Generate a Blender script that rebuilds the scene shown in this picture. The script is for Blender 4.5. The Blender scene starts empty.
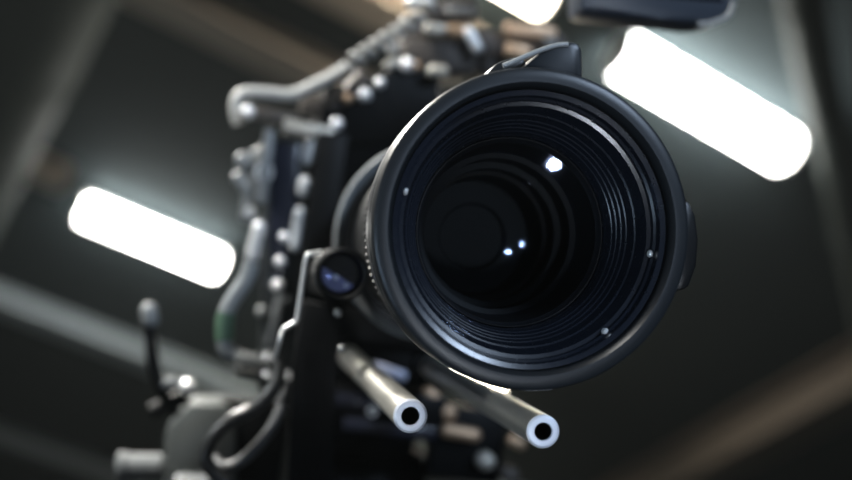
import bpy, bmesh, math, random
from mathutils import Vector, Matrix
random.seed(4)
SC = bpy.context.scene
C = SC.collection
# ------------------------------------------------------------------ view
W, H, FPX = 852, 480, 1183.0
CAM = Vector((0, 0, 1.30))
PITCH, ROLL = math.radians(35), math.radians(10)
F = Vector((0, math.cos(PITCH), math.sin(PITCH)))
U0 = Vector((0, -math.sin(PITCH), math.cos(PITCH)))
R0 = Vector((1, 0, 0))
CX = R0 * math.cos(ROLL) + U0 * math.sin(ROLL)
CY = -R0 * math.sin(ROLL) + U0 * math.cos(ROLL)
def ray(px, py):
    return F + CX * ((px - W / 2) / FPX) - CY * ((py - H / 2) / FPX)
# rig frame: u to the right, v up, w out of the lens towards the viewer (metres here)
AX = -ray(252, 263).normalized()
UX = (CX * 135 - CY * 18).normalized()
UX = (UX - AX * UX.dot(AX)).normalized()
VX = AX.cross(UX).normalized()
D0 = 0.521
TIPS = CAM + ray(477.5, 424) * D0
ORG = TIPS + VX * 0.085                      # on the lens axis, level with the rod ends
def uv(px, py, w):
    """where the sight line of a point of the photo meets the plane w (mm) of the rig"""
    d = ray(px, py)
    t = (ORG + AX * (w / 1000) - CAM).dot(AX) / d.dot(AX)
    p = (CAM + d * t - ORG) * 1000
    return p.dot(UX), p.dot(VX)
def at(px, py, w):
    a, b = uv(px, py, w)
    return Vector((a, b, w))
def pxmm(w):
    return 1000 * D0 / FPX * (D0 - w / 1000) / D0   # mm per pixel at w
def rigworld(u, v, w):
    return ORG + UX * (u / 1000) + VX * (v / 1000) + AX * (w / 1000)
BASE = Vector((0, -140, -430))
RIGM = Matrix.Translation(rigworld(*BASE)) @ Matrix((UX, VX, AX)).transposed().to_4x4()
# ------------------------------------------------------------------ materials
def mat(name, col, rough=0.5, metal=0.0, bump=0.0, bscale=400.0, var=0.0, spec=0.5, coat=0.0, emit=None, es=0.0):
    m = bpy.data.materials.new(name); m.use_nodes = True
    nt = m.node_tree; b = nt.nodes['Principled BSDF']
    b.inputs['Base Color'].default_value = (*col, 1)
    b.inputs['Roughness'].default_value = rough
    b.inputs['Metallic'].default_value = metal
    b.inputs['Specular IOR Level'].default_value = spec
    b.inputs['Coat Weight'].default_value = coat
    if emit:
        b.inputs['Emission Color'].default_value = (*emit, 1)
        b.inputs['Emission Strength'].default_value = es
    if bump or var:
        tc = nt.nodes.new('ShaderNodeTexCoord')
        n = nt.nodes.new('ShaderNodeTexNoise'); n.inputs['Scale'].default_value = bscale
        n.inputs['Detail'].default_value = 4
        nt.links.new(tc.outputs['Object'], n.inputs['Vector'])
        if bump:
            bp = nt.nodes.new('ShaderNodeBump'); bp.inputs['Strength'].default_value = bump
            bp.inputs['Distance'].default_value = 0.0005
            nt.links.new(n.outputs['Fac'], bp.inputs['Height'])
            nt.links.new(bp.outputs['Normal'], b.inputs['Normal'])
        if var:
            mr = nt.nodes.new('ShaderNodeMapRange')
            mr.inputs['To Min'].default_value = max(0.02, rough - var); mr.inputs['To Max'].default_value = min(1, rough + var)
            nt.links.new(n.outputs['Fac'], mr.inputs['Value'])
            nt.links.new(mr.outputs['Result'], b.inputs['Roughness'])
    return m
M_BLACK = mat('black anodised', (.003, .0034, .0038), .45, 0.0, .15, 900, .08, spec=.14)
M_LENS = mat('lens barrel black', (.005, .0055, .006), .38, 0.0, .08, 1200, .06, spec=.25)
M_RIM = mat('lens rim black', (.009, .011, .013), .36, 0.0, .06, 1500, .06, spec=.35)
M_VELVET = mat('matt black lining', (.0025, .003, .004), .6, 0, .1, 900, spec=.15)
M_INNER = mat('lens inner black', (.006, .008, .013), .26, 0.0, 0.0, 300, .05, spec=.5)
M_RUBBER = mat('rubber', (.014, .014, .014), .6, 0, .3, 600)
M_CHROME = mat('polished screw steel', (.93, .93, .92), .22, .5, .0)
M_STEEL = mat('brushed steel', (.74, .72, .65), .30, .8, .12, 1500, .08)
M_END = mat('turned steel end', (.80, .82, .88), .45, .35, .05, 900, .08)
M_ALU = mat('satin aluminium', (.78, .79, .78), .30, .45, .1, 800, .08)
M_GREY = mat('grey painted metal', (.20, .21, .21), .45, .2, .1, 700, .08)
M_DGREY = mat('dark grey metal', (.045, .05, .05), .45, .15, .12, 700, .08)
M_BLOCK = mat('grey green casting', (.11, .12, .115), .5, .1, .1, 700, .08)
M_BEIGE = mat('pale bare metal', (.55, .52, .45), .42, .35, .1, 700, .08)
M_BRONZE = mat('bronze metal', (.58, .40, .26), .42, .5, .1, 700, .08)
M_BROWN = mat('dark brown metal', (.065, .055, .047), .5, .2, .1, 700, .08)
M_NAVY = mat('dark navy casing', (.026, .034, .048), .4, 0, .1, 700, .06)
M_GREEN = mat('green sleeve', (.055, .105, .065), .5, 0, .1, 500)
M_CGREY = mat('grey cable jacket', (.36, .355, .33), .5, 0, .1, 500)
M_CBLACK = mat('black cable jacket', (.02, .021, .021), .3, 0, .1, 500)
M_PATCH = mat('glossy black plastic', (.016, .018, .028), .22, 0, .0)
M_BLUEP = mat('pale blue highlight', (.50, .55, .72), .4, .3, .1, 500)
M_VIOLET = mat('violet reflection colour', (.065, .085, .22), .3, .2)
M_SCREEN = mat('dark screen', (.01, .012, .016), .08)
def glass(name, tint, f0, rough=.01):
    m = bpy.data.materials.new(name); m.use_nodes = True
    nt = m.node_tree; nt.nodes.clear()
    o = nt.nodes.new('ShaderNodeOutputMaterial'); mx = nt.nodes.new('ShaderNodeMixShader')
    tr = nt.nodes.new('ShaderNodeBsdfTransparent'); gl = nt.nodes.new('ShaderNodeBsdfGlossy')
    fr = nt.nodes.new('ShaderNodeFresnel'); fr.inputs['IOR'].default_value = f0
    tr.inputs['Color'].default_value = (.93, .95, .96, 1)
    gl.inputs['Color'].default_value = (*tint, 1); gl.inputs['Roughness'].default_value = rough
    nt.links.new(fr.outputs[0], mx.inputs[0]); nt.links.new(tr.outputs[0], mx.inputs[1])
    nt.links.new(gl.outputs[0], mx.inputs[2]); nt.links.new(mx.outputs[0], o.inputs['Surface'])
    return m
M_GLASS = glass('coated front glass', (.62, .74, 1.0), 1.32, .03)
M_GLASS2 = glass('coated inner glass', (.45, .55, 1.0), 1.04)
M_GLASS3 = glass('amber coated glass', (1.0, .55, .25), 1.06, .03)
M_GLASSB = glass('violet coated glass', (.50, .55, 1.0), 1.6, .06)
# room
M_FLOOR = mat('studio floor', (.05, .05, .052), .5, 0, .2, 8)
M_WALL = mat('dark studio wall', (.035, .038, .040), .8, 0, .2, 6)
M_DECK = mat('dark roof deck', (.030, .040, .043), .9, 0, .2, 5, spec=.08)
M_BEAM = mat('grey beam paint', (.50, .57, .60), .6, 0, .15, 20)
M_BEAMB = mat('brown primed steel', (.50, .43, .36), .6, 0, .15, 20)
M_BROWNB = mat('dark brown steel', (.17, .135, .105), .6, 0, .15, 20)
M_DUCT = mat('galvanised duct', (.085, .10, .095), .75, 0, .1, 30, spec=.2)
M_HOUS = mat('white lamp housing', (.75, .75, .73), .5)
def emat(name, col, s):
    return mat(name, (.8, .8, .8), .4, emit=col, es=s)
M_TUBE = emat('lit diffuser', (1.0, .99, .95), 30)
M_TUBEW = emat('warm lit diffuser', (1.0, .90, .72), 30)
# ------------------------------------------------------------------ mesh builder
class MB:
    def __init__(s): s.bm = bmesh.new()
    def box(s, c, size, rot=None, bev=0.0, seg=2):
        g = bmesh.ops.create_cube(s.bm, size=1.0)
        vs = g['verts']
        m = Matrix.Translation(Vector(c)) @ ((rot.to_4x4() if rot else Matrix.Identity(4))) @ Matrix.Diagonal((*size, 1))
        bmesh.ops.transform(s.bm, matrix=m, verts=vs)
        if bev:
            es = list({e for v in vs for e in v.link_edges})
            bmesh.ops.bevel(s.bm, geom=es, offset=bev, segments=seg, affect='EDGES', profile=.5)
        return s
    def bar(s, a, b, wd, th, bev=0.0, up=Vector((0, 0, 1))):
        a, b = Vector(a), Vector(b); d = (b - a); L = d.length; x = d.normalized()
        y = up.cross(x).normalized(); z = x.cross(y)
        return s.box((a + b) / 2, (L, wd, th), Matrix((x, y, z)).transposed(), bev)
    def lathe(s, prof, o=(0, 0, 0), ax=Vector((0, 0, 1)), n=96, closed=False):
        o = Vector(o); ax = Vector(ax).normalized()
        t = Vector((1, 0, 0)) if abs(ax.x) < .9 else Vector((0, 1, 0))
        e1 = (t - ax * t.dot(ax)).normalized(); e2 = ax.cross(e1)
        rings = []
        for (h, r) in prof:
            if r < 1e-6: rings.append([s.bm.verts.new(o + ax * h)])
            else: rings.append([s.bm.verts.new(o + ax * h + (e1 * math.cos(2 * math.pi * k / n) + e2 * math.sin(2 * math.pi * k / n)) * r) for k in range(n)])
        pr = list(zip(rings, rings[1:])) + ([(rings[-1], rings[0])] if closed else [])
        for A, B in pr:
            for k in range(n):
                j = (k + 1) % n
                try:
                    if len(A) == 1 and len(B) == 1: continue
                    if len(A) == 1: s.bm.faces.new((A[0], B[j], B[k]))
                    elif len(B) == 1: s.bm.faces.new((A[k], A[j], B[0]))
                    else: s.bm.faces.new((A[k], A[j], B[j], B[k]))
                except ValueError: pass
        return s
    def cyl(s, a, b, r, r2=None, ch=0.0, n=32):
        a, b = Vector(a), Vector(b); L = (b - a).length; r2 = r if r2 is None else r2
        ch = min(ch, r * .6, r2 * .6, L * .3)
        p = [(0, 0), (0, r - ch), (ch, r), (L - ch, r2), (L, r2 - ch), (L, 0)] if ch else [(0, 0), (0, r), (L, r2), (L, 0)]
        return s.lathe(p, a, b - a, n)
    def capsule(s, a, b, r, n=24):
        a, b = Vector(a), Vector(b); L = (b - a).length
        p = [(-r * math.cos(t), r * math.sin(t)) for t in [math.pi / 2 * k / 6 for k in range(7)]]
        p += [(L + r * math.sin(t), r * math.cos(t)) for t in [math.pi / 2 * k / 6 for k in range(7)]]
        p[0] = (-r, 0); p[-1] = (L + r, 0)
        return s.lathe(p, a, b - a, n)
    def ball(s, c, r, n=20):
        return s.capsule(Vector(c) - Vector((0, 0, .01)), Vector(c) + Vector((0, 0, .01)), r, n)
    def tube(s, pts, r, n=14, sub=8, smooth=True):
        pts = [Vector(p) for p in pts]
        if smooth and len(pts) > 2:
            q = [pts[0] * 2 - pts[1]] + pts + [pts[-1] * 2 - pts[-2]]; out = []
            for i in range(1, len(q) - 2):
                for k in range(sub):
                    t = k / sub; a, b, c, d = q[i - 1], q[i], q[i + 1], q[i + 2]
                    out.append(.5 * ((2 * b) + (c - a) * t + (2 * a - 5 * b + 4 * c - d) * t * t + (3 * b - a - 3 * c + d) * t ** 3))
            pts = out + [pts[-1]]
        rings = []; nrm = None
        for i, p in enumerate(pts):
            d = (pts[min(i + 1, len(pts) - 1)] - pts[max(i - 1, 0)]).normalized()
            if nrm is None:
                t = Vector((0, 0, 1)) if abs(d.z) < .9 else Vector((1, 0, 0))
                nrm = (t - d * t.dot(d)).normalized()
            nrm = (nrm - d * nrm.dot(d)).normalized(); bn = d.cross(nrm)
            rings.append([s.bm.verts.new(p + (nrm * math.cos(2 * math.pi * k / n) + bn * math.sin(2 * math.pi * k / n)) * r) for k in range(n)])
        for A, B in zip(rings, rings[1:]):
            for k in range(n): s.bm.faces.new((A[k], A[(k + 1) % n], B[(k + 1) % n], B[k]))
        s.bm.faces.new(rings[0][::-1]); s.bm.faces.new(rings[-1])
        return s
    def prism(s, poly, w0, w1, bev=0.0):
        A = [s.bm.verts.new((x, y, w0)) for x, y in poly]; B = [s.bm.verts.new((x, y, w1)) for x, y in poly]
        fs = [s.bm.faces.new(A[::-1]), s.bm.faces.new(B)]
        n = len(poly)
        for k in range(n): fs.append(s.bm.faces.new((A[k], A[(k + 1) % n], B[(k + 1) % n], B[k])))
        if bev:
            es = [e for e in {e for f in fs for e in f.edges}]
            bmesh.ops.bevel(s.bm, geom=es, offset=bev, segments=2, affect='EDGES', profile=.5)
        return s
    def build(s, name, m, parent=None, rig=True, origin=None, ang=38):
        bm = s.bm
        bmesh.ops.recalc_face_normals(bm, faces=bm.faces[:])
        if rig:
            bmesh.ops.transform(bm, matrix=Matrix.Scale(.001, 4) @ Matrix.Translation(-BASE), verts=bm.verts[:])
        elif origin is not None:
            bmesh.ops.translate(bm, vec=-Vector(origin), verts=bm.verts[:])
        for e in bm.edges:
            if len(e.link_faces) == 2 and e.calc_face_angle(0) > math.radians(ang): e.smooth = False
        for f in bm.faces: f.smooth = True
        me = bpy.data.meshes.new(name); bm.to_mesh(me); bm.free()
        me.materials.append(m)
        o = bpy.data.objects.new(name, me); C.objects.link(o)
        if parent is not None: o.parent = parent
        elif rig: o.matrix_world = RIGM
        elif origin is not None: o.location = origin
        return o
def tag(o, label=None, cat=None, group=None, kind=None):
    for k, v in (('label', label), ('category', cat), ('group', group), ('kind', kind)):
        if v: o[k] = v
    return o
def empty(name, loc, label, cat, group=None):
    o = bpy.data.objects.new(name, None); C.objects.link(o); o.location = loc; o.empty_display_size = .05
    return tag(o, label, cat, group)
# ================================================================== cinema camera
rig = empty('cinema_camera', (0, 0, 0), 'black cinema camera with huge front lens and two steel rods pointing forward below it', 'camera')
rig.matrix_world = RIGM
WB = -345          # front face of the camera body
# ---- body
b = MB()
b.box((-8, 20, WB - 85), (130, 180, 168), bev=4)
b.box((-8, 92, WB - 80), (118, 36, 150), bev=5)
b.box((-62, -2, WB + 3), (22, 150, 10), bev=2)
b.box((-8, -62, WB + 4), (116, 24, 12), bev=2)
b.box((38, 40, WB + 4), (30, 90, 12), bev=2)
b.cyl((0, 0, WB - 4), (0, 0, WB + 8), 58, ch=2, n=64)
body = b.build('body', M_BLACK, rig)
vp = MB()
for k in range(7): vp.box((-75, -40 + k * 13, WB - 90), (5, 7, 110), bev=1)
tag(vp.build('vent', M_DGREY, body), 'grey ribbed vent')
# ---- lens
WF = 58
l = MB()
l.lathe([(26, 56), (26, 62), (22, 62), (12, 52), (-30, 51), (-31, 53), (-52, 53), (-53, 50), (-190, 50), (-191, 55), (-194, 55), (-222, 54),
         (-223, 52), (-300, 51), (-302, 46), (WB + 4, 45), (WB + 4, 30), (-200, 30), (-74, 36), (10, 43)], closed=True, n=128)
lens = l.build('lens', M_LENS, rig)
fr = MB()
fr.lathe([(26.2, 55), (26.2, 62.8), (29, 63.4), (41, 63.4), (42, 62.6), (43.5, 62.6), (44.5, 63.5), (WF - 3, 63.5), (WF - 1, 62.9), (WF, 61.4), (WF - .2, 57.6), (WF - 1.6, 56.4),
          (WF - 3.5, 55.7)], closed=True, n=160)
for v in fr.bm.verts:
    k = 1.012; v.co.x = v.co.x * k + .5; v.co.y = v.co.y * k + .3
fr.build('front_ring', M_RIM, lens)
hi = MB()
prof = [(WF - 3.3, 55.6), (WF - 4.2, 53.6), (WF - 8, 53.2), (WF - 8.6, 52.2), (WF - 11, 52.0), (WF - 11.5, 50.4)]
for w_, r_ in ((14, 49.6), (19, 48.3), (19.4, 47.6), (25, 46.4), (25.3, 45.9), (28, 45.2), (28.3, 44.7), (31, 44.0), (31.3, 43.5), (34, 42.8), (34.3, 42.4), (38, 41.6)):
    prof.append((WF - w_, r_))
prof += [(15, 41.2)]
hi.lathe(prof, n=160)
hi.build('inner_ridges', M_INNER, lens, ang=20)
rr = MB()
rr.lathe([(15.2, 41.1), (16.0, 40.8), (16.0, 40.3), (12.2, 39.4), (11.8, 39.0), (9.2, 39.0), (8.8, 39.6), (9, 41)], closed=True, n=128)
rr.build('retaining_ring', M_VELVET, lens)
def cap(w_edge, r, R, sgn, n=18):
    z0 = math.sqrt(R * R - r * r)
    return [(w_edge + sgn * (math.sqrt(max(R * R - (r * k / n) ** 2, 0)) - z0), r * k / n) for k in range(n + 1)]
g = MB(); g.lathe(cap(12, 39.1, 150, -1, 60), n=128); g.build('front_element', M_GLASS, lens)
g = MB(); g.lathe(cap(-14, 34, 120, -1), n=96); g.build('inner_element', M_GLASS2, lens)
g = MB(); g.lathe(cap(-44, 29, 48, 1), n=96); g.build('rear_element', M_GLASS3, lens)
ib = MB()
ib.lathe([(8.7, 39.2), (-12, 36.6), (-13, 34.2), (-15, 34.2), (-16, 35), (-28, 34), (-29, 31), (-33, 31), (-34, 33), (-43, 31), (-44, 29), (-47, 29), (-60, 28), (-72, 28), (-72, 17), (-76, 16), (-76, 0)], n=96)
ib.build('inner_barrel', M_VELVET, lens, ang=20)
def gear(w0, w1, ri, ro, nt):
    m = MB(); n = nt * 4; rg = []
    for wv, dr in ((w0, -1.2), (w0 - 1.2, 0), (w1 + 1.2, 0), (w1, -1.2)):
        ring = []
        for k in range(n):
            rad = (ro if k % 4 in (1, 2) else ro - 2.0) + dr
            a = 2 * math.pi * k / n
            ring.append(m.bm.verts.new((rad * math.cos(a), rad * math.sin(a), wv)))
        rg.append(ring)
    inn = [[m.bm.verts.new((ri * math.cos(2 * math.pi * k / n), ri * math.sin(2 * math.pi * k / n), wv)) for k in range(n)] for wv in (w1, w0)]
    rg += inn
    for A, B in list(zip(rg, rg[1:])) + [(rg[-1], rg[0])]:
        for k in range(n): m.bm.faces.new((A[k], A[(k + 1) % n], B[(k + 1) % n], B[k]))
    return m
gear(-34, -50, 52.5, 57.5, 110).build('focus_gear', M_LENS, lens, ang=20)
gear(-198, -214, 53, 61, 110).build('zoom_gear', M_LENS, lens, ang=20)
gm = MB(); gm.lathe([(-194, 58.8), (-193, 60), (-194.0, 61.4), (-197.5, 61.4), (-197.8, 53)], closed=True, n=128)
tag(gm.build('grip_ring', M_GREY, lens), 'grey edged ring')
# lock lugs around the front ring
poly = [uv(*p, 46) for p in ((520, 90), (517, 71), (537, 54), (551, 46), (566, 42.5), (577, 44), (580, 52), (581, 76), (578, 92))]
tp = MB(); tp.prism(poly, 26, 50, 2.0); tp.build('clamp_lug', M_RIM, lens)
poly = [uv(*p, 44) for p in ((480, 92), (486, 73), (496, 63), (508, 58), (520, 56), (527, 60), (529, 88))]
tp = MB(); tp.prism(poly, 28, 44, 2.0); tp.build('clamp_lug', M_RIM, lens)
m = MB(); m.tube([at(503, 66, 49.5), at(524, 57, 50), at(540, 50.5, 50), at(556, 45.5, 50), at(568, 44.5, 50)], 1.1, n=10, sub=5); tag(m.build('lug_highlight', M_GREY, lens), 'grey bar set as the lit edge')  # lighter bar imitates the lit ridge of the lug
poly = [uv(*p, 40) for p in ((672, 205), (686, 200), (693, 216), (696, 240), (694, 266), (686, 288), (672, 292))]
tp = MB(); tp.prism(poly, 27, 44, 2.0); tp.build('clamp_lug', M_LENS, lens)
# little screws inside the hood
for px, py in ((410, 193), (652, 254), (604, 330)):
    q = at(px, py, WF - 9)
    rad = math.hypot(q.x, q.y); q.x *= 52.0 / rad; q.y *= 52.0 / rad
    n = Vector((-q.x, -q.y, 14)).normalized()
    s = MB(); s.cyl(q - n * .5, q + n * 1.0, 1.5, ch=.4, n=16); s.build('set_screw', M_ALU, lens)
# ---- rods
for k, uu in enumerate((-30, 30)):
    m = MB()
    m.lathe([(-.9, 7.5), (WB + 2, 7.5), (WB + 2, 4), (-.4, 4)], o=(uu, -85, 0), closed=True, n=64)
    rod = m.build('support_rod', M_STEEL, rig)
    m = MB()
    m.lathe([(-.95, 7.5), (-.05, 6.6), (0, 6.4), (0, 4.2), (-.5, 3.9), (-3, 3.9), (-3, 4.4)], o=(uu, -85, 0), n=64)
    tag(m.build('rod_end', M_END, rod), 'bright turned rod end with dark hole')
    m = MB(); m.lathe([(-1.2, 3.88), (-40, 3.85), (-40, 0)], o=(uu, -85, 0), n=48); m.build('bore_shade', M_VELVET, rod)  # black insert stands for the shade inside the hollow rod
# ---- rod clamp, base plate
m = MB()
for uu in (-30, 30): m.lathe([(WB + 1, 7.6), (WB + 1, 12), (WB + 3, 12.5), (WB + 14, 12.5), (WB + 15, 11.5), (WB + 15, 7.6)], o=(uu, -85, 0), closed=True, n=48)
m.box((-6, -88, WB - 16), (108, 30, 34), bev=3)
clampo = m.build('rod_clamp', M_BLACK, rig)
m = MB()
m.box((-14, -118, WB - 80), (118, 26, 190), bev=3)
m.box((-14, -136, WB - 80), (96, 8, 150), bev=2)
m.build('base_plate', M_BLACK, rig)
def pbox(px0, py0, px1, py1, w, depth, bev=1.5, mb=None):
    """a box lying along the rig axes whose front corner points are seen at the two photo points"""
    a, c = at(px0, py0, w), at(px1, py1, w)
    mb = mb or MB()
    return mb.box(((a.x + c.x) / 2, (a.y + c.y) / 2, w - depth / 2), (abs(c.x - a.x), abs(c.y - a.y), depth), bev=bev)
def pcap(p0, p1, rpx, w, mb=None, w1=None):
    mb = mb or MB()
    return mb.capsule(at(*p0, w), at(*p1, w if w1 is None else w1), rpx * pxmm(w))
# lower front panel with glossy strip and a pale blue bar coloured as a highlight
m = pbox(345, 418, 436, 441, WB + 22, 8, 1.5); tag(m.build('front_panel', M_PATCH, rig), 'glossy strip under the rods')
m = pbox(336, 392, 398, 414, WB + 16, 10, 1.5); m.build('switch_panel', M_PATCH, rig)
m = MB(); m.bar(at(374, 366, WB + 18), at(406, 377, WB + 18), 7, 9, 1.5, up=Vector((0, 0, 1))); tag(m.build('highlight_bar', M_BLUEP, rig), 'pale blue bar set as a highlight')
q = at(372, 411, WB + 17)
m = MB(); m.lathe([(0, 1.5), (0, 3.2), (1.5, 3.6), (3, 3.0), (3, 1.5)], o=q, closed=True, n=24); m.build('screw', M_ALU, rig)
# ---- range sensor beside the lens
q = at(342, 274, -100)
m = MB()
m.lathe([(0, 11.4), (0, 13.2), (-1, 14.2), (-12, 14.2), (-13, 13.5), (-58, 13.5), (-60, 12), (-60, 0), (-8, 0), (-8, 11)], o=q, n=64)
m.box((q.x + 2, q.y - 8, -240), (14, 12, 206), bev=2)
rs = m.build('range_sensor', M_BLACK, rig)
m = MB(); m.lathe([(.4, 11.6), (.9, 12.4), (.3, 13.3)], o=q, n=64); m.build('sensor_rim', M_LENS, rs)
m = MB(); m.lathe(cap(-4, 11.2, 16, 1), o=q, n=48); tag(m.build('sensor_glass', M_GLASSB, rs), 'violet blue sensor glass')
m = MB(); m.prism([(q.x + 10.4 * math.cos(t), q.y + 10.4 * math.sin(t)) for t in [math.radians(165 + 162 * k / 20) for k in range(21)]], -107.6, -106.6)  # violet half disc imitates the blue reflection in the sensor glass
tag(m.build('sensor_sheen', M_VIOLET, rs), 'violet blue plate coloured as a reflection in the lower half')
for dx, dy in ((-2.5, -2), (3.5, -5.5)):
    m = MB(); m.ball((q.x + dx, q.y + dy, -106.4), 1.5); m.build('sensor_glint', M_BLUEP, rs)  # pale balls put in as two bright reflections
for px, py in ((338, 313), (342, 349)):
    p = at(px, py, -110); m = MB(); m.ball(p, 2.2); m.build('screw', M_GREY, rs)
wp = -205
m = MB(); pl = [uv(*p, wp) for p in ((301, 300), (338, 306), (340, 345), (332, 372), (336, 490), (286, 490), (292, 380))]; m.prism(pl, wp - 8, wp, 2)
for k in range(3):
    a, c = at(306 + k * 8, 345, wp + .6), at(304 + k * 8, 415, wp + .6); m.bar(a, c, 1.6, 3, .4)
m.bar(at(318, 420, wp - 4), at(318, 420, wp - 4) + Vector((0, 0, -140)), 20, 16, 3)
m.build('front_plate', M_BLACK, rig)
# wire guard at its left
wv = -120
m = MB(); m.tube([at(322, 252, wv), at(312, 254, wv), at(306.5, 257, wv), at(302, 285, wv), at(297, 318, wv), at(292, 324, wv), at(283, 330, wv), at(279, 344, wv), at(274, 360, wv - 30)], 1.2, sub=5)
m.build('wire_guard', M_ALU, rig)
# ---- left side plate and its hardware
WS = -350
m = MB()
pl = [uv(*p, WS) for p in ((268, 132), (330, 138), (318, 205), (306, 300), (296, 400), (258, 395), (262, 300), (266, 220))]
m.prism(pl, WS - 26, WS - 4, 2); sp = m.build('side_plate', M_DGREY, rig)
m = MB(); pl = [uv(*p, WS) for p in ((274, 142), (301, 144), (296, 236), (276, 300), (268, 240))]
m.prism(pl, WS - 5, WS - 1, 1); m.build('cover_panel', M_PATCH, sp)
m = MB(); m.bar(at(283, 124, WS + 4), at(334, 136, WS + 4), 9, 16, 2); tag(m.build('bracket', M_BEIGE, rig), 'pale bare metal bracket')
m = MB(); m.bar(at(270, 130, WS - 6), at(261, 204, WS - 6), 8, 14, 2); m.build('side_rail', M_GREY, rig)
for a, c, rp in (((311, 145), (307, 160), 6.2), ((305, 182), (303.5, 191), 6.2), ((300, 212), (295, 246), 5.4)):
    pcap(a, c, rp, WS + 2).build('toggle', M_ALU, sp)
for px, py, rp in ((284, 237, 5), (280, 262, 5.6), (278, 286, 6.4), (286, 300, 4), (262, 312, 6)):
    p = at(px, py, WS + 1); r_ = rp * pxmm(WS)
    m = MB(); m.lathe([(-4, r_)] + [(r_ * .75 * math.sin(t), r_ * math.cos(t)) for t in [math.pi / 2 * k / 8 for k in range(8)]] + [(r_ * .75, 0)], o=p, n=28); m.build('button', M_CHROME if py < 295 else M_GREY, sp)
m = MB(); m.bar(at(281, 292, WS), at(270, 345, WS), 6, 6, 1.5); m.build('side_lever', M_GREY, sp)
# outer knobs and levers at the far left
for px, py, rp, mm in ((243, 160, 8, M_GREY), (246, 186, 8, M_GREY), (239, 178, 7, M_GREY), (250, 212, 6, M_ALU), (252, 168, 8, M_DGREY)):
    p = at(px, py, WS - 12); r_ = rp * pxmm(WS)
    m = MB(); m.lathe([(-6, 0), (-6, r_), (1, r_), (3, r_ * .75), (3.4, 0)], o=p, n=28); m.build('knob', mm, rig)
p = at(264, 172, WS - 2)
m = MB(); m.lathe([(0, 4), (2, 5), (2, 6.4), (0, 7), (-3, 7), (-3, 4)], o=p, closed=True, n=32); m.build('eyelet', M_ALU, rig)
m = MB(); m.bar(at(256, 150, WS - 16), at(246, 222, WS - 16), 10, 12, 3); m.bar(at(268, 150, WS - 16), at(250, 158, WS - 16), 10, 10, 3); m.build('side_arm', M_GREY, rig)
tag(pcap((259, 227), (252, 256), 6.4, WS).build('grab_bar', M_CHROME, rig), 'short bright bar')
# connectors low on the left
m = MB(); m.bar(at(236, 357, WS), at(266, 364, WS), 9, 10, 2); m.build('connector_arm', M_GREY, rig)
m = MB(); m.bar(at(234, 372, WS - 6), at(262, 378, WS - 6), 8, 10, 2); m.build('connector_arm', M_DGREY, rig)
for px, py, rp in ((268, 357, 4.0), (267, 375, 3.4)):
    p = at(px, py, WS + 8); m = MB(); m.cyl(p - Vector((0, 0, 8)), p, rp * pxmm(WS) * 1.1, ch=1.6, n=6); m.build('plug_nut', M_CHROME, rig)
m = MB(); m.bar(at(288, 372, WS + 12), at(289, 414, WS + 12), 2.6, 14, .8); m.bar(at(283, 384, WS + 6), at(278, 402, WS + 6), 7, 8, 2); tag(m.build('edge_plate', M_ALU, rig), 'bright edged plate')
for px, py, rp in ((246, 402, 5), (238, 437, 5.5)):
    p = at(px, py, WS - 10); m = MB(); m.ball(p, rp * pxmm(WS)); m.build('screw', M_GREY, rig)
m = MB(); m.box(Vector(at(250, 440, WS - 22)), (52, 60, 40), bev=4); m.build('side_box', M_BLACK, rig)
# accessory clamp at the lower left
m = MB()
pl = [uv(*p, WS + 10) for p in ((166, 428), (190, 404), (226, 404), (236, 420), (236, 500), (162, 500))]
m.prism(pl, WS - 50, WS + 10, 3); cb = m.build('clamp_block', M_BLOCK, rig)
m = MB(); a = at(118, 467, WS); c = at(164, 467, WS); m.cyl(a, c, 9.5, ch=2, n=36)
m.cyl(a - (c - a) * .02, a + (c - a) * .2, 11, ch=1.5, n=36); m.build('clamp_knob', M_GREY, cb)
m = MB(); m.capsule(at(180, 480, WS + 12), at(205, 482, WS + 12), 4); tag(m.build('clamp_highlight', M_ALU, cb), 'pale bar set as a highlight')  # pale capsule put in as a highlight on the block
m = MB(); m.tube([at(150, 318, WS), at(151, 345, WS), at(155, 370, WS), at(160, 383, WS), at(166, 400, WS - 5), at(178, 415, WS - 15)], 4.6, sub=5)
m.tube([at(152, 412, WS - 8), at(172, 402, WS - 8), at(188, 396, WS - 8)], 6, sub=4)
lv = m.build('clamp_lever', M_BLACK, cb)
m = MB(); m.capsule(at(149, 311, WS), at(150, 320, WS), 6.2); m.build('lever_tip', M_GREY, lv)
m = MB(); m.tube([at(160, 384, WS), at(174, 383, WS), at(186, 387, WS)], 4.4, sub=4); m.build('lever_arm', M_GREY, lv)
m = MB(); m.ball(at(188, 387, WS + 3), 6.0); tag(m.build('lever_ball', M_CHROME, lv), 'bright ball joint')
# capsules coloured as blurred highlights below the right rod, and their bracket
for a, c, rp, mm in (((446, 411), (449, 413), 8, M_BRONZE), ((446, 430), (474, 435), 7, M_BRONZE), ((484, 460), (486, 461), 9, M_BEIGE), ((505, 473), (512, 476), 8, M_BROWN), ((513, 440), (520, 444), 6, M_BRONZE),
                     ((428, 392), (436, 398), 6, M_BRONZE)):
    pcap(a, c, rp, WB + 10).build('highlight_blob', mm, rig)
m = pbox(436, 404, 500, 486, WB + 2, 24, 4); m.build('clamp_bracket', M_BLACK, rig)
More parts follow.
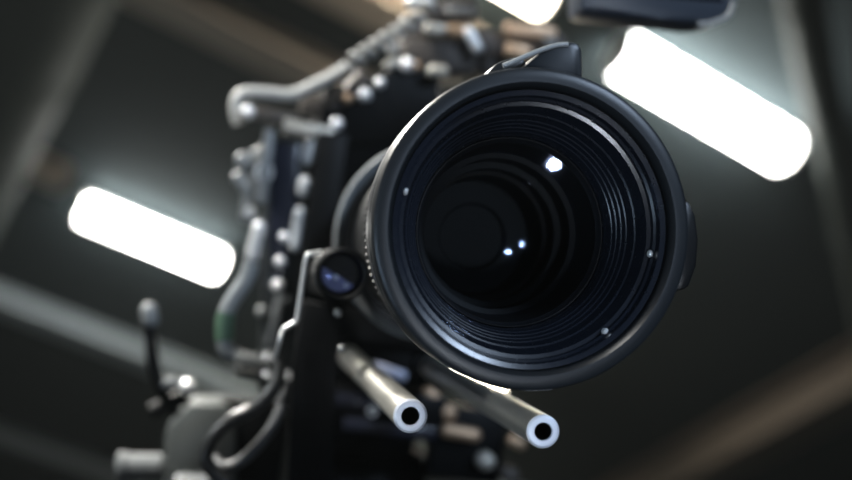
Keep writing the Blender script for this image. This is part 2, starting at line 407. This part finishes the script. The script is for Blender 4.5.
# ---- top handle
m = MB()
hw = WB - 30
m.bar(at(398, 62, hw), at(470, 62, hw), 26, 60, 4)
m.bar(at(404, 70, hw), at(410, 20, hw), 16, 40, 3); m.bar(at(486, 78, hw), at(494, 40, hw), 18, 40, 3)
m.bar(at(400, 45, hw), at(560, 52, hw), 20, 46, 4)
m.bar(at(420, 18, hw - 6), at(474, 12, hw - 6), 18, 40, 5)
hd = m.build('top_handle', M_BROWN, rig)
def hbar(a, c, wd, th, w, name, mm, bev=2): 
    m = MB(); m.bar(at(*a, w), at(*c, w), wd, th, bev); return m.build(name, mm, hd)
hbar((424, 28), (446, 31), 8, 8, hw + 34, 'handle_rail', M_BEIGE)
hbar((446, 30), (470, 31), 8, 8, hw + 33, 'handle_rail', M_BRONZE)
hbar((446, 11), (474, 13), 6, 8, hw + 30, 'handle_rail', M_GREY)
hbar((504, 28), (556, 34), 9, 8, hw + 30, 'handle_rail', M_BRONZE)
hbar((505, 48), (530, 54), 9, 8, hw + 30, 'handle_rail', M_BRONZE)
pcap((469, 32), (478, 48), 5.6, hw + 40).build('handle_catch', M_ALU, hd)
pcap((433, 71), (443, 72), 6.4, WB + 12).build('handle_bolt', M_BEIGE, hd)
pcap((412, 3), (428, 2), 6.5, hw + 30).build('handle_bolt', M_ALU, hd)
pcap((548, 40), (552, 44), 6, hw + 30).build('handle_bolt', M_GREY, hd)
# top plate with its bright screws
m = MB(); pl = [uv(*p, WB) for p in ((330, 118), (368, 84), (410, 54), (440, 74), (440, 140), (330, 150))]
m.prism(pl, WB - 60, WB + 2, 3); tpl = m.build('top_plate', M_BLACK, rig)
for px, py, rp, mm in ((337, 124, 6.5, M_CHROME), (365, 95, 6.8, M_CHROME), (380, 83, 5.2, M_CHROME), (408, 65, 7.5, M_CHROME), (348, 98, 5, M_BRONZE), (394, 50, 6, M_GREY), (416, 66, 5, M_BRONZE), (248, 112, 7, M_CHROME)):
    p = at(px, py, WB + (6 if px > 260 else 16)); r_ = rp * pxmm(WB)
    m = MB(); m.lathe([(-5, r_)] + [(r_ * .75 * math.sin(t), r_ * math.cos(t)) for t in [math.pi / 2 * k / 8 for k in range(8)]] + [(r_ * .75, 0)], o=p, n=28); m.build('screw', mm, tpl if px > 260 else rig)
m = MB(); m.bar(at(384, 66, WB + 5), at(398, 62, WB + 5), 6, 6, 1.5); m.build('top_latch', M_BEIGE, tpl)
m = MB(); m.bar(at(330, 112, WB - 10), at(366, 76, WB - 10), 12, 20, 3); m.bar(at(300, 104, WB - 16), at(345, 112, WB - 16), 16, 20, 3); m.bar(at(252, 112, WB - 8), at(300, 122, WB - 8), 8, 14, 2); m.build('cable_bracket', M_BROWN, rig)
# ================================================================== cables and the monitor hung on the rig
m = MB(); m.tube([at(239, 124, WB + 6), at(236, 112, WB + 6), at(237, 100, WB + 6), at(246, 93, WB + 6), at(268, 93.5, WB + 6), at(292, 95, WB + 6), at(314, 86, WB + 6), at(334, 76, WB + 6), at(348, 67, WB + 6)], 4.7)
tag(m.build('grey_cable', M_CGREY), 'thick smooth grey cable arching over the top left of the camera', 'cable')
pts = []; a, c = at(350, 63, WB + 60), at(412, 23, WB + 60); e = at(432, 4, WB + 60)
ax = (c - a).normalized(); n1 = ax.cross(Vector((0, 0, 1))).normalized(); n2 = ax.cross(n1)
turns = 8
for k in range(turns * 14 + 1):
    t = k / (turns * 14)
    base = a.lerp(c, t / .78) if t < .78 else c.lerp(e, (t - .78) / .22)
    an = 2 * math.pi * turns * t
    pts.append(base + (n1 * math.cos(an) + n2 * math.sin(an)) * 4.2)
m = MB(); m.tube(pts, 2.2, n=8, smooth=False)
tag(m.build('coiled_cable', M_CGREY), 'coiled grey cable climbing from the top plate to the handle', 'cable')
WC = -220
gc = [at(252, 262, WC), at(246, 280, WC), at(234, 298, WC), at(226, 314, WC), at(224, 335, WC), at(227, 350, WC), at(236, 356, WC)]
m = MB(); m.tube(gc, 5.4)
vc = m.build('video_cable', M_GREY); tag(vc, 'grey cable with a green sleeve curving down the left side of the camera', 'cable')
m = MB(); m.tube([at(226.5, 313, WC), at(224.4, 326, WC), at(224.6, 340, WC)], 6.0, sub=5)
o = m.build('sleeve', M_GREEN, vc); tag(o, 'green sleeve')
m = MB(); m.tube([at(279, 362, WC + 20), at(278, 378, WC + 24), at(270, 394, WC + 26), at(252, 410, WC + 26), at(232, 420, WC + 26), at(214, 437, WC + 26), at(206, 456, WC + 26), at(213, 472, WC + 26), at(226, 482, WC + 26)], 4.3)
tag(m.build('black_cable', M_CBLACK), 'thick black cable looping down past the clamp block at lower left', 'cable')
m = MB(); m.tube([at(283, 405, WC + 16), at(272, 428, WC + 18), at(254, 450, WC + 20), at(236, 464, WC + 16), at(222, 466, WC + 14), at(214, 458, WC + 8)], 3.4)
tag(m.build('thin_cable', mat('worn black jacket', (.10, .10, .10), .45, 0, .1, 500)), 'thinner dark grey cable bowed inside the black cable loop', 'cable')
# monitor on top
wm = -150
mon = MB()
pl = [uv(*p, wm) for p in ((578, -70), (740, -58), (736, 8), (726, 20), (700, 24), (660, 18), (582, 11))]
mon.prism(pl, wm - 34, wm, 4)
mo = mon.build('monitor', M_NAVY, None)
tag(mo, 'dark navy box of a monitor above the lens at the top edge', 'monitor')
m = MB(); pl2 = [uv(*p, wm) for p in ((592, -62), (728, -52), (722, 2), (596, -6))]; m.prism(pl2, wm - .5, wm + .8, .3); o = m.build('screen', M_SCREEN, mo); o.matrix_parent_inverse = RIGM.inverted(); o.matrix_basis = RIGM
m = MB(); m.tube([at(734, 2, wm + 1), at(728, 16, wm + 1), at(712, 23, wm + 1), at(698, 25, wm + 1)], 1.6, sub=6); o = m.build('lit_rim', M_GREY, mo); o.matrix_parent_inverse = RIGM.inverted(); o.matrix_basis = RIGM  # the lighter bar stands for the lit lower rim of the casing
m = MB(); m.tube([at(596, -40, wm - 30), at(560, -52, wm - 60), at(500, -50, hw + 10), at(462, -30, hw - 2), at(456, -4, hw - 6)], 5, n=20); o = m.build('mount_arm', M_BLACK, mo); o.matrix_parent_inverse = RIGM.inverted(); o.matrix_basis = RIGM
for o in bpy.data.objects:                      # sub-part of a thing without its own Empty: share its frame
    if o.parent in (vc, mo):
        o.matrix_parent_inverse = Matrix.Identity(4); o.matrix_basis = Matrix.Identity(4)
# ================================================================== tripod (stands on the floor under the camera)
hp = rigworld(0, -146, -430)
col = rigworld(0, -196, -430)
tri = empty('tripod', (col.x, col.y, 0), 'black tripod standing on the floor under the camera', 'tripod')
TB = Vector((col.x, col.y, 0))
m = MB(); m.box((-14, -149, -430), (92, 16, 110), bev=2); m.bm.transform(RIGM @ Matrix.Scale(.001, 4) @ Matrix.Translation(-BASE)); m.build('head_plate', M_BLACK, tri, rig=False, origin=TB)
m = MB(); m.cyl(col - UX * .05, col + UX * .05, .038, ch=.004, n=40); m.bar(col + VX * .03, hp - VX * .009, .07, .06, .004, up=UX); m.build('head', M_BLACK, tri, rig=False, origin=TB)
zt = 1.33
m = MB(); m.cyl(Vector((col.x, col.y, zt)), Vector((col.x, col.y, col.z - .025)), .032, ch=.003); m.cyl(Vector((col.x, col.y, zt - .05)), Vector((col.x, col.y, zt)), .03, .06, ch=.004); m.build('bowl', M_DGREY, tri, rig=False, origin=TB)
for k in range(3):
    an = math.radians(90 + 120 * k)
    d = Vector((math.cos(an), math.sin(an), 0))
    a = TB + d * .045 + Vector((0, 0, zt - .04)); c = TB + d * .60 + Vector((0, 0, .02))
    mid = a.lerp(c, .52)
    m = MB()
    side = d.cross(Vector((0, 0, 1))) * .022
    m.cyl(a - side, mid - side, .011, n=20); m.cyl(a + side, mid + side, .011, n=20)
    leg = m.build('leg', M_DGREY, tri, rig=False, origin=TB)
    m = MB(); m.cyl(a.lerp(c, .45), c, .012, n=20); m.bar(a.lerp(c, .5), a.lerp(c, .55), .075, .034, .004, up=d); o = m.build('lower_leg', M_BLACK, leg, rig=False, origin=TB)
    m = MB(); m.lathe([(0, 0), (0, .03), (.012, .03), (.03, .014), (.04, .0)], o=(c.x, c.y, 0.0), n=24); o = m.build('rubber_foot', M_RUBBER, leg, rig=False, origin=TB)
# ================================================================== the hall
def sky(px, py, z):
    d = ray(px, py); t = (z - CAM.z) / d.z
    return CAM + d * t
AZ = math.radians(25)
ADIR = Vector((math.cos(AZ), math.sin(AZ), 0)); BDIR = Vector((-math.sin(AZ), math.cos(AZ), 0))
RM = Matrix((ADIR, BDIR, Vector((0, 0, 1)))).transposed()
ZL, ZD = 6.10, 6.26
CEN = Vector((0, 4.5, 0))
def structure(name, mb, m):
    o = mb.build(name, m, None, rig=False, origin=CEN); o['kind'] = 'structure'; return o
m = MB(); m.box(CEN + Vector((0, 0, -.05)), (30, 24, .1), RM); structure('floor', m, M_FLOOR)
m = MB(); m.box(CEN + Vector((0, 0, ZD + .05)), (30, 24, .1), RM); structure('ceiling', m, M_DECK)
for nm, off, sz in (('wall_back', BDIR * 12, (30, .1, ZD)), ('wall_front', -BDIR * 12, (30, .1, ZD)), ('wall_right', ADIR * 15, (.1, 24, ZD)), ('wall_left', -ADIR * 15, (.1, 24, ZD))):
    m = MB(); m.box(CEN + off + Vector((0, 0, ZD / 2)), sz, RM); structure(nm, m, M_WALL)
def ibeam(name, p, az, wd, hgt, z0, L, mm, sh=0.0):
    d = Vector((math.cos(az), math.sin(az), 0)); p = Vector((p.x, p.y, 0)) + d * sh
    m = MB(); up = Vector((0, 0, 1))
    m.bar(p - d * L / 2 + up * (z0 + .012), p + d * L / 2 + up * (z0 + .012), wd, .024)
    m.bar(p - d * L / 2 + up * (z0 + hgt / 2), p + d * L / 2 + up * (z0 + hgt / 2), wd * .12, hgt - .048)
    m.bar(p - d * L / 2 + up * (z0 + hgt - .012), p + d * L / 2 + up * (z0 + hgt - .012), wd, .024)
    return structure(name, m, mm)
def mid(a, c, z): return (sky(*a, z) + sky(*c, z)) / 2
ZB = 6.12
ibeam('roof_beam', mid((220, 16), (220, 53), ZB), AZ, .26, ZD - ZB, ZB, 14, M_BEAMB, -5)
ibeam('roof_beam', mid((100, 328), (100, 363), ZB), AZ, .24, ZD - ZB, ZB, 20, M_BEAM)
ibeam('roof_beam', mid((30, 437), (30, 468), ZB), AZ, .22, ZD - ZB, ZB, 20, M_BEAM)
ibeam('roof_beam', mid((30, 163), (30, 185), ZB - .02), AZ, .16, ZD - ZB + .02, ZB - .02, 8, M_BEAMB, -3.75)
ibeam('roof_beam', mid((360, -12), (360, 22), ZB), AZ, .28, ZD - ZB, ZB, 10, M_BEAMB, -4.2)
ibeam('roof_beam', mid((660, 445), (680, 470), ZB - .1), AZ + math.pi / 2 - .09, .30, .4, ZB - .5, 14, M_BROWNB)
# ducts
def duct(name, a, c, z, r, label, n=40, ext=0.0):
    A, B = sky(*a, z), sky(*c, z); d = (B - A).normalized(); A -= d * ext; B += d * ext
    m = MB(); m.cyl(A, B, r, n=n); L = (B - A).length
    base = m.build(name, M_DUCT, None, rig=False, origin=(A + B) / 2)
    tag(base, label, 'duct')
    for k in range(int(L) + 1):
        p = A + d * (k * 1.0 + .1); mm = MB(); mm.lathe([(-.02, r), (-.02, r + .015), (.02, r + .015), (.02, r)], o=p, ax=d, n=n, closed=True)
        mm.build('duct_seam', M_DUCT, base, rig=False, origin=(A + B) / 2)
        mm = MB(); mm.cyl(p + Vector((0, 0, r)), Vector((p.x, p.y, ZB)), .008, n=8); mm.build('hanger', M_GREY, base, rig=False, origin=(A + B) / 2)
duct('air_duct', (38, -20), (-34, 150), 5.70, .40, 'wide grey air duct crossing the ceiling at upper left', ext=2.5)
duct('pipe', (800, -10), (834, 150), 5.95, .11, 'pale vertical-looking pipe under the ceiling beyond the right lamp', ext=3.0)
# ---- lamps
def lamp(p0, p1, label, mm, wd=.17, grp='ceiling strip lamps'):
    p0, p1 = Vector(p0), Vector(p1); c = (p0 + p1) / 2; d = (p1 - p0).normalized(); up = Vector((0, 0, 1)); s = up.cross(d)
    root = empty('strip_lamp', c, label, 'lamp', grp)
    m = MB(); m.bar(p0 + up * (wd * .5 + .012), p1 + up * (wd * .5 + .012), wd * .4, .03, .004); hs = m.build('housing', M_HOUS, root, rig=False, origin=c)
    m = MB(); m.cyl(p0 + d * .02, p1 - d * .02, wd / 2, ch=.01, n=28); m.build('diffuser', mm, root, rig=False, origin=c)
    for q in (p0, p1):
        m = MB(); m.cyl(q - d * .012, q + d * .012, wd * .52, ch=.004, n=28); m.build('end_cap', M_HOUS, root, rig=False, origin=c)
    for t in (.2, .8):
        q = p0.lerp(p1, t); m = MB(); m.cyl(q + up * (wd * .5 + .02), Vector((q.x, q.y, ZD)), .006, n=10); m.build('hanger', M_GREY, root, rig=False, origin=c)
    return root
lamp(sky(82, 209, ZL), sky(220, 266, ZL), 'lit white strip lamp on the ceiling left of the camera', M_TUBE, .19)
lamp(sky(620, 54, ZL), sky(786, 151, ZL), 'lit white strip lamp on the ceiling right of the lens', M_TUBE, .25)
e = sky(546, 1, ZL); lamp(e - ADIR * 1.2, e, 'warm lit strip lamp cut by the top edge above the lens', M_TUBEW)
e = sky(497, 383, ZL); lamp(e - ADIR * 1.2, e, 'warm lit strip lamp showing between the lens and the right rod', M_TUBEW)
# ================================================================== lights
def area(name, loc, target, size, power, col, shape='DISK', sy=None, spread=45):
    L = bpy.data.lights.new(name, 'AREA'); L.shape = shape; L.size = size
    if sy: L.size_y = sy
    L.energy = power * (.13 * (spread / 45) ** 2 if spread < 90 else 1); L.color = col; L.spread = math.radians(spread)
    o = bpy.data.objects.new(name, L); C.objects.link(o); o.location = loc
    o.rotation_euler = (Vector(target) - Vector(loc)).to_track_quat('-Z', 'Y').to_euler()
    return o
LC = rigworld(0, 0, 10)
def reflect_dir(px, py):
    """direction from the hollow front glass to the lamp mirrored at this point of it"""
    Rr, re, we = 150.0, 39.1, 12.0
    cw = we + math.sqrt(Rr ** 2 - re ** 2)
    P = None
    for w_ in [x * .1 for x in range(150, 40, -1)]:
        q = at(px, py, w_); h = math.hypot(q.x, q.y)
        if h < Rr and cw - math.sqrt(Rr ** 2 - h * h) >= w_: P = q; break
    n = (Vector((0, 0, cw)) - P).normalized(); nw = UX * n.x + VX * n.y + AX * n.z
    pw = rigworld(*P); i = (pw - CAM).normalized(); d = i - nw * 2 * i.dot(nw)
    dl = Vector((d.dot(UX), d.dot(VX), d.dot(AX))); t = (54 - P.z) / dl.z
    print('mirror', P, d, 'clear', (P + dl * t).xy.length)
    return pw, d
pw, d = reflect_dir(554, 164.5)
area('round_lamp', pw + d * 1.5, pw, .095, 4.0, (.80, .88, 1.0), spread=16)
kd = (AX + UX * .62 + VX * .85).normalized()
area('key_light', LC + kd * 2.0, LC, .45, 15, (.60, .76, 1.0))  # unseen bluish key, added to light the hood interior and rod ends
kd = (AX - UX * 1.15 - VX * .45).normalized()
area('low_fill', LC + kd * 1.8, LC, .45, 6, (.55, .75, 1.0), spread=18)  # weak fill without a fitting, added for the upper right hood wall
for k, (px, py) in enumerate(((508, 252), (522, 244))):
    pw, d = reflect_dir(px, py)
    L = bpy.data.lights.new('small_lamp', 'POINT'); L.energy = 1.5; L.shadow_soft_size = .008; L.color = (.6, .75, 1)
    o = bpy.data.objects.new('small_lamp', L); C.objects.link(o); o.location = pw + d * 1.0
BL = rigworld(-80, 0, -350)
area('top_fill', BL + Vector((-1.3, -1.5, 1.3)), BL, .36, 48, (1.0, .98, .94))  # added light without a fitting, brightens the metal on the left side
area('rim_light', BL + Vector((-1.1, .6, 1.6)), BL + AX * .3, .4, 45, (1.0, .97, .90))  # unseen light added to rim the left edge of the front ring
area('left_fill', BL + Vector((-1.9, -.9, .5)), BL, .3, 12, (.9, .97, 1.0))  # made-up fill from the left for the rods and side hardware
up = Vector((-3.0, 8.5, .4)); area('beam_fill', up, (-1.0, 6.5, 6), 1.0, 11, (.92, 1.0, .98), spread=140)  # unseen light added near the floor to lift the roof beams
wd = bpy.data.worlds.new('World'); SC.world = wd; wd.use_nodes = True
wd.node_tree.nodes['Background'].inputs[0].default_value = (.012, .014, .015, 1)
nt = wd.node_tree; vs = nt.nodes.new('ShaderNodeVolumeScatter')      # thin stage haze hanging in the hall
vs.inputs['Density'].default_value = .0032; vs.inputs['Anisotropy'].default_value = .3; vs.inputs['Color'].default_value = (.90, 1.0, 1.0, 1)
nt.links.new(vs.outputs[0], nt.nodes['World Output'].inputs['Volume'])
# ================================================================== view camera
cd = bpy.data.cameras.new('Camera'); co = bpy.data.objects.new('Camera', cd); C.objects.link(co)
mw = Matrix((CX, CY, -F)).transposed().to_4x4(); mw.translation = CAM; co.matrix_world = mw
cd.sensor_width = 36; cd.lens = 36 * FPX / W; cd.clip_start = .02; cd.clip_end = 100
cd.dof.use_dof = True; cd.dof.focus_distance = .50; cd.dof.aperture_fstop = 4.0
SC.camera = co
SC.view_settings.view_transform = 'Standard'; SC.view_settings.look = 'None'
SC.view_settings.exposure = 0; SC.view_settings.gamma = 1; SC.view_settings.use_curve_mapping = False
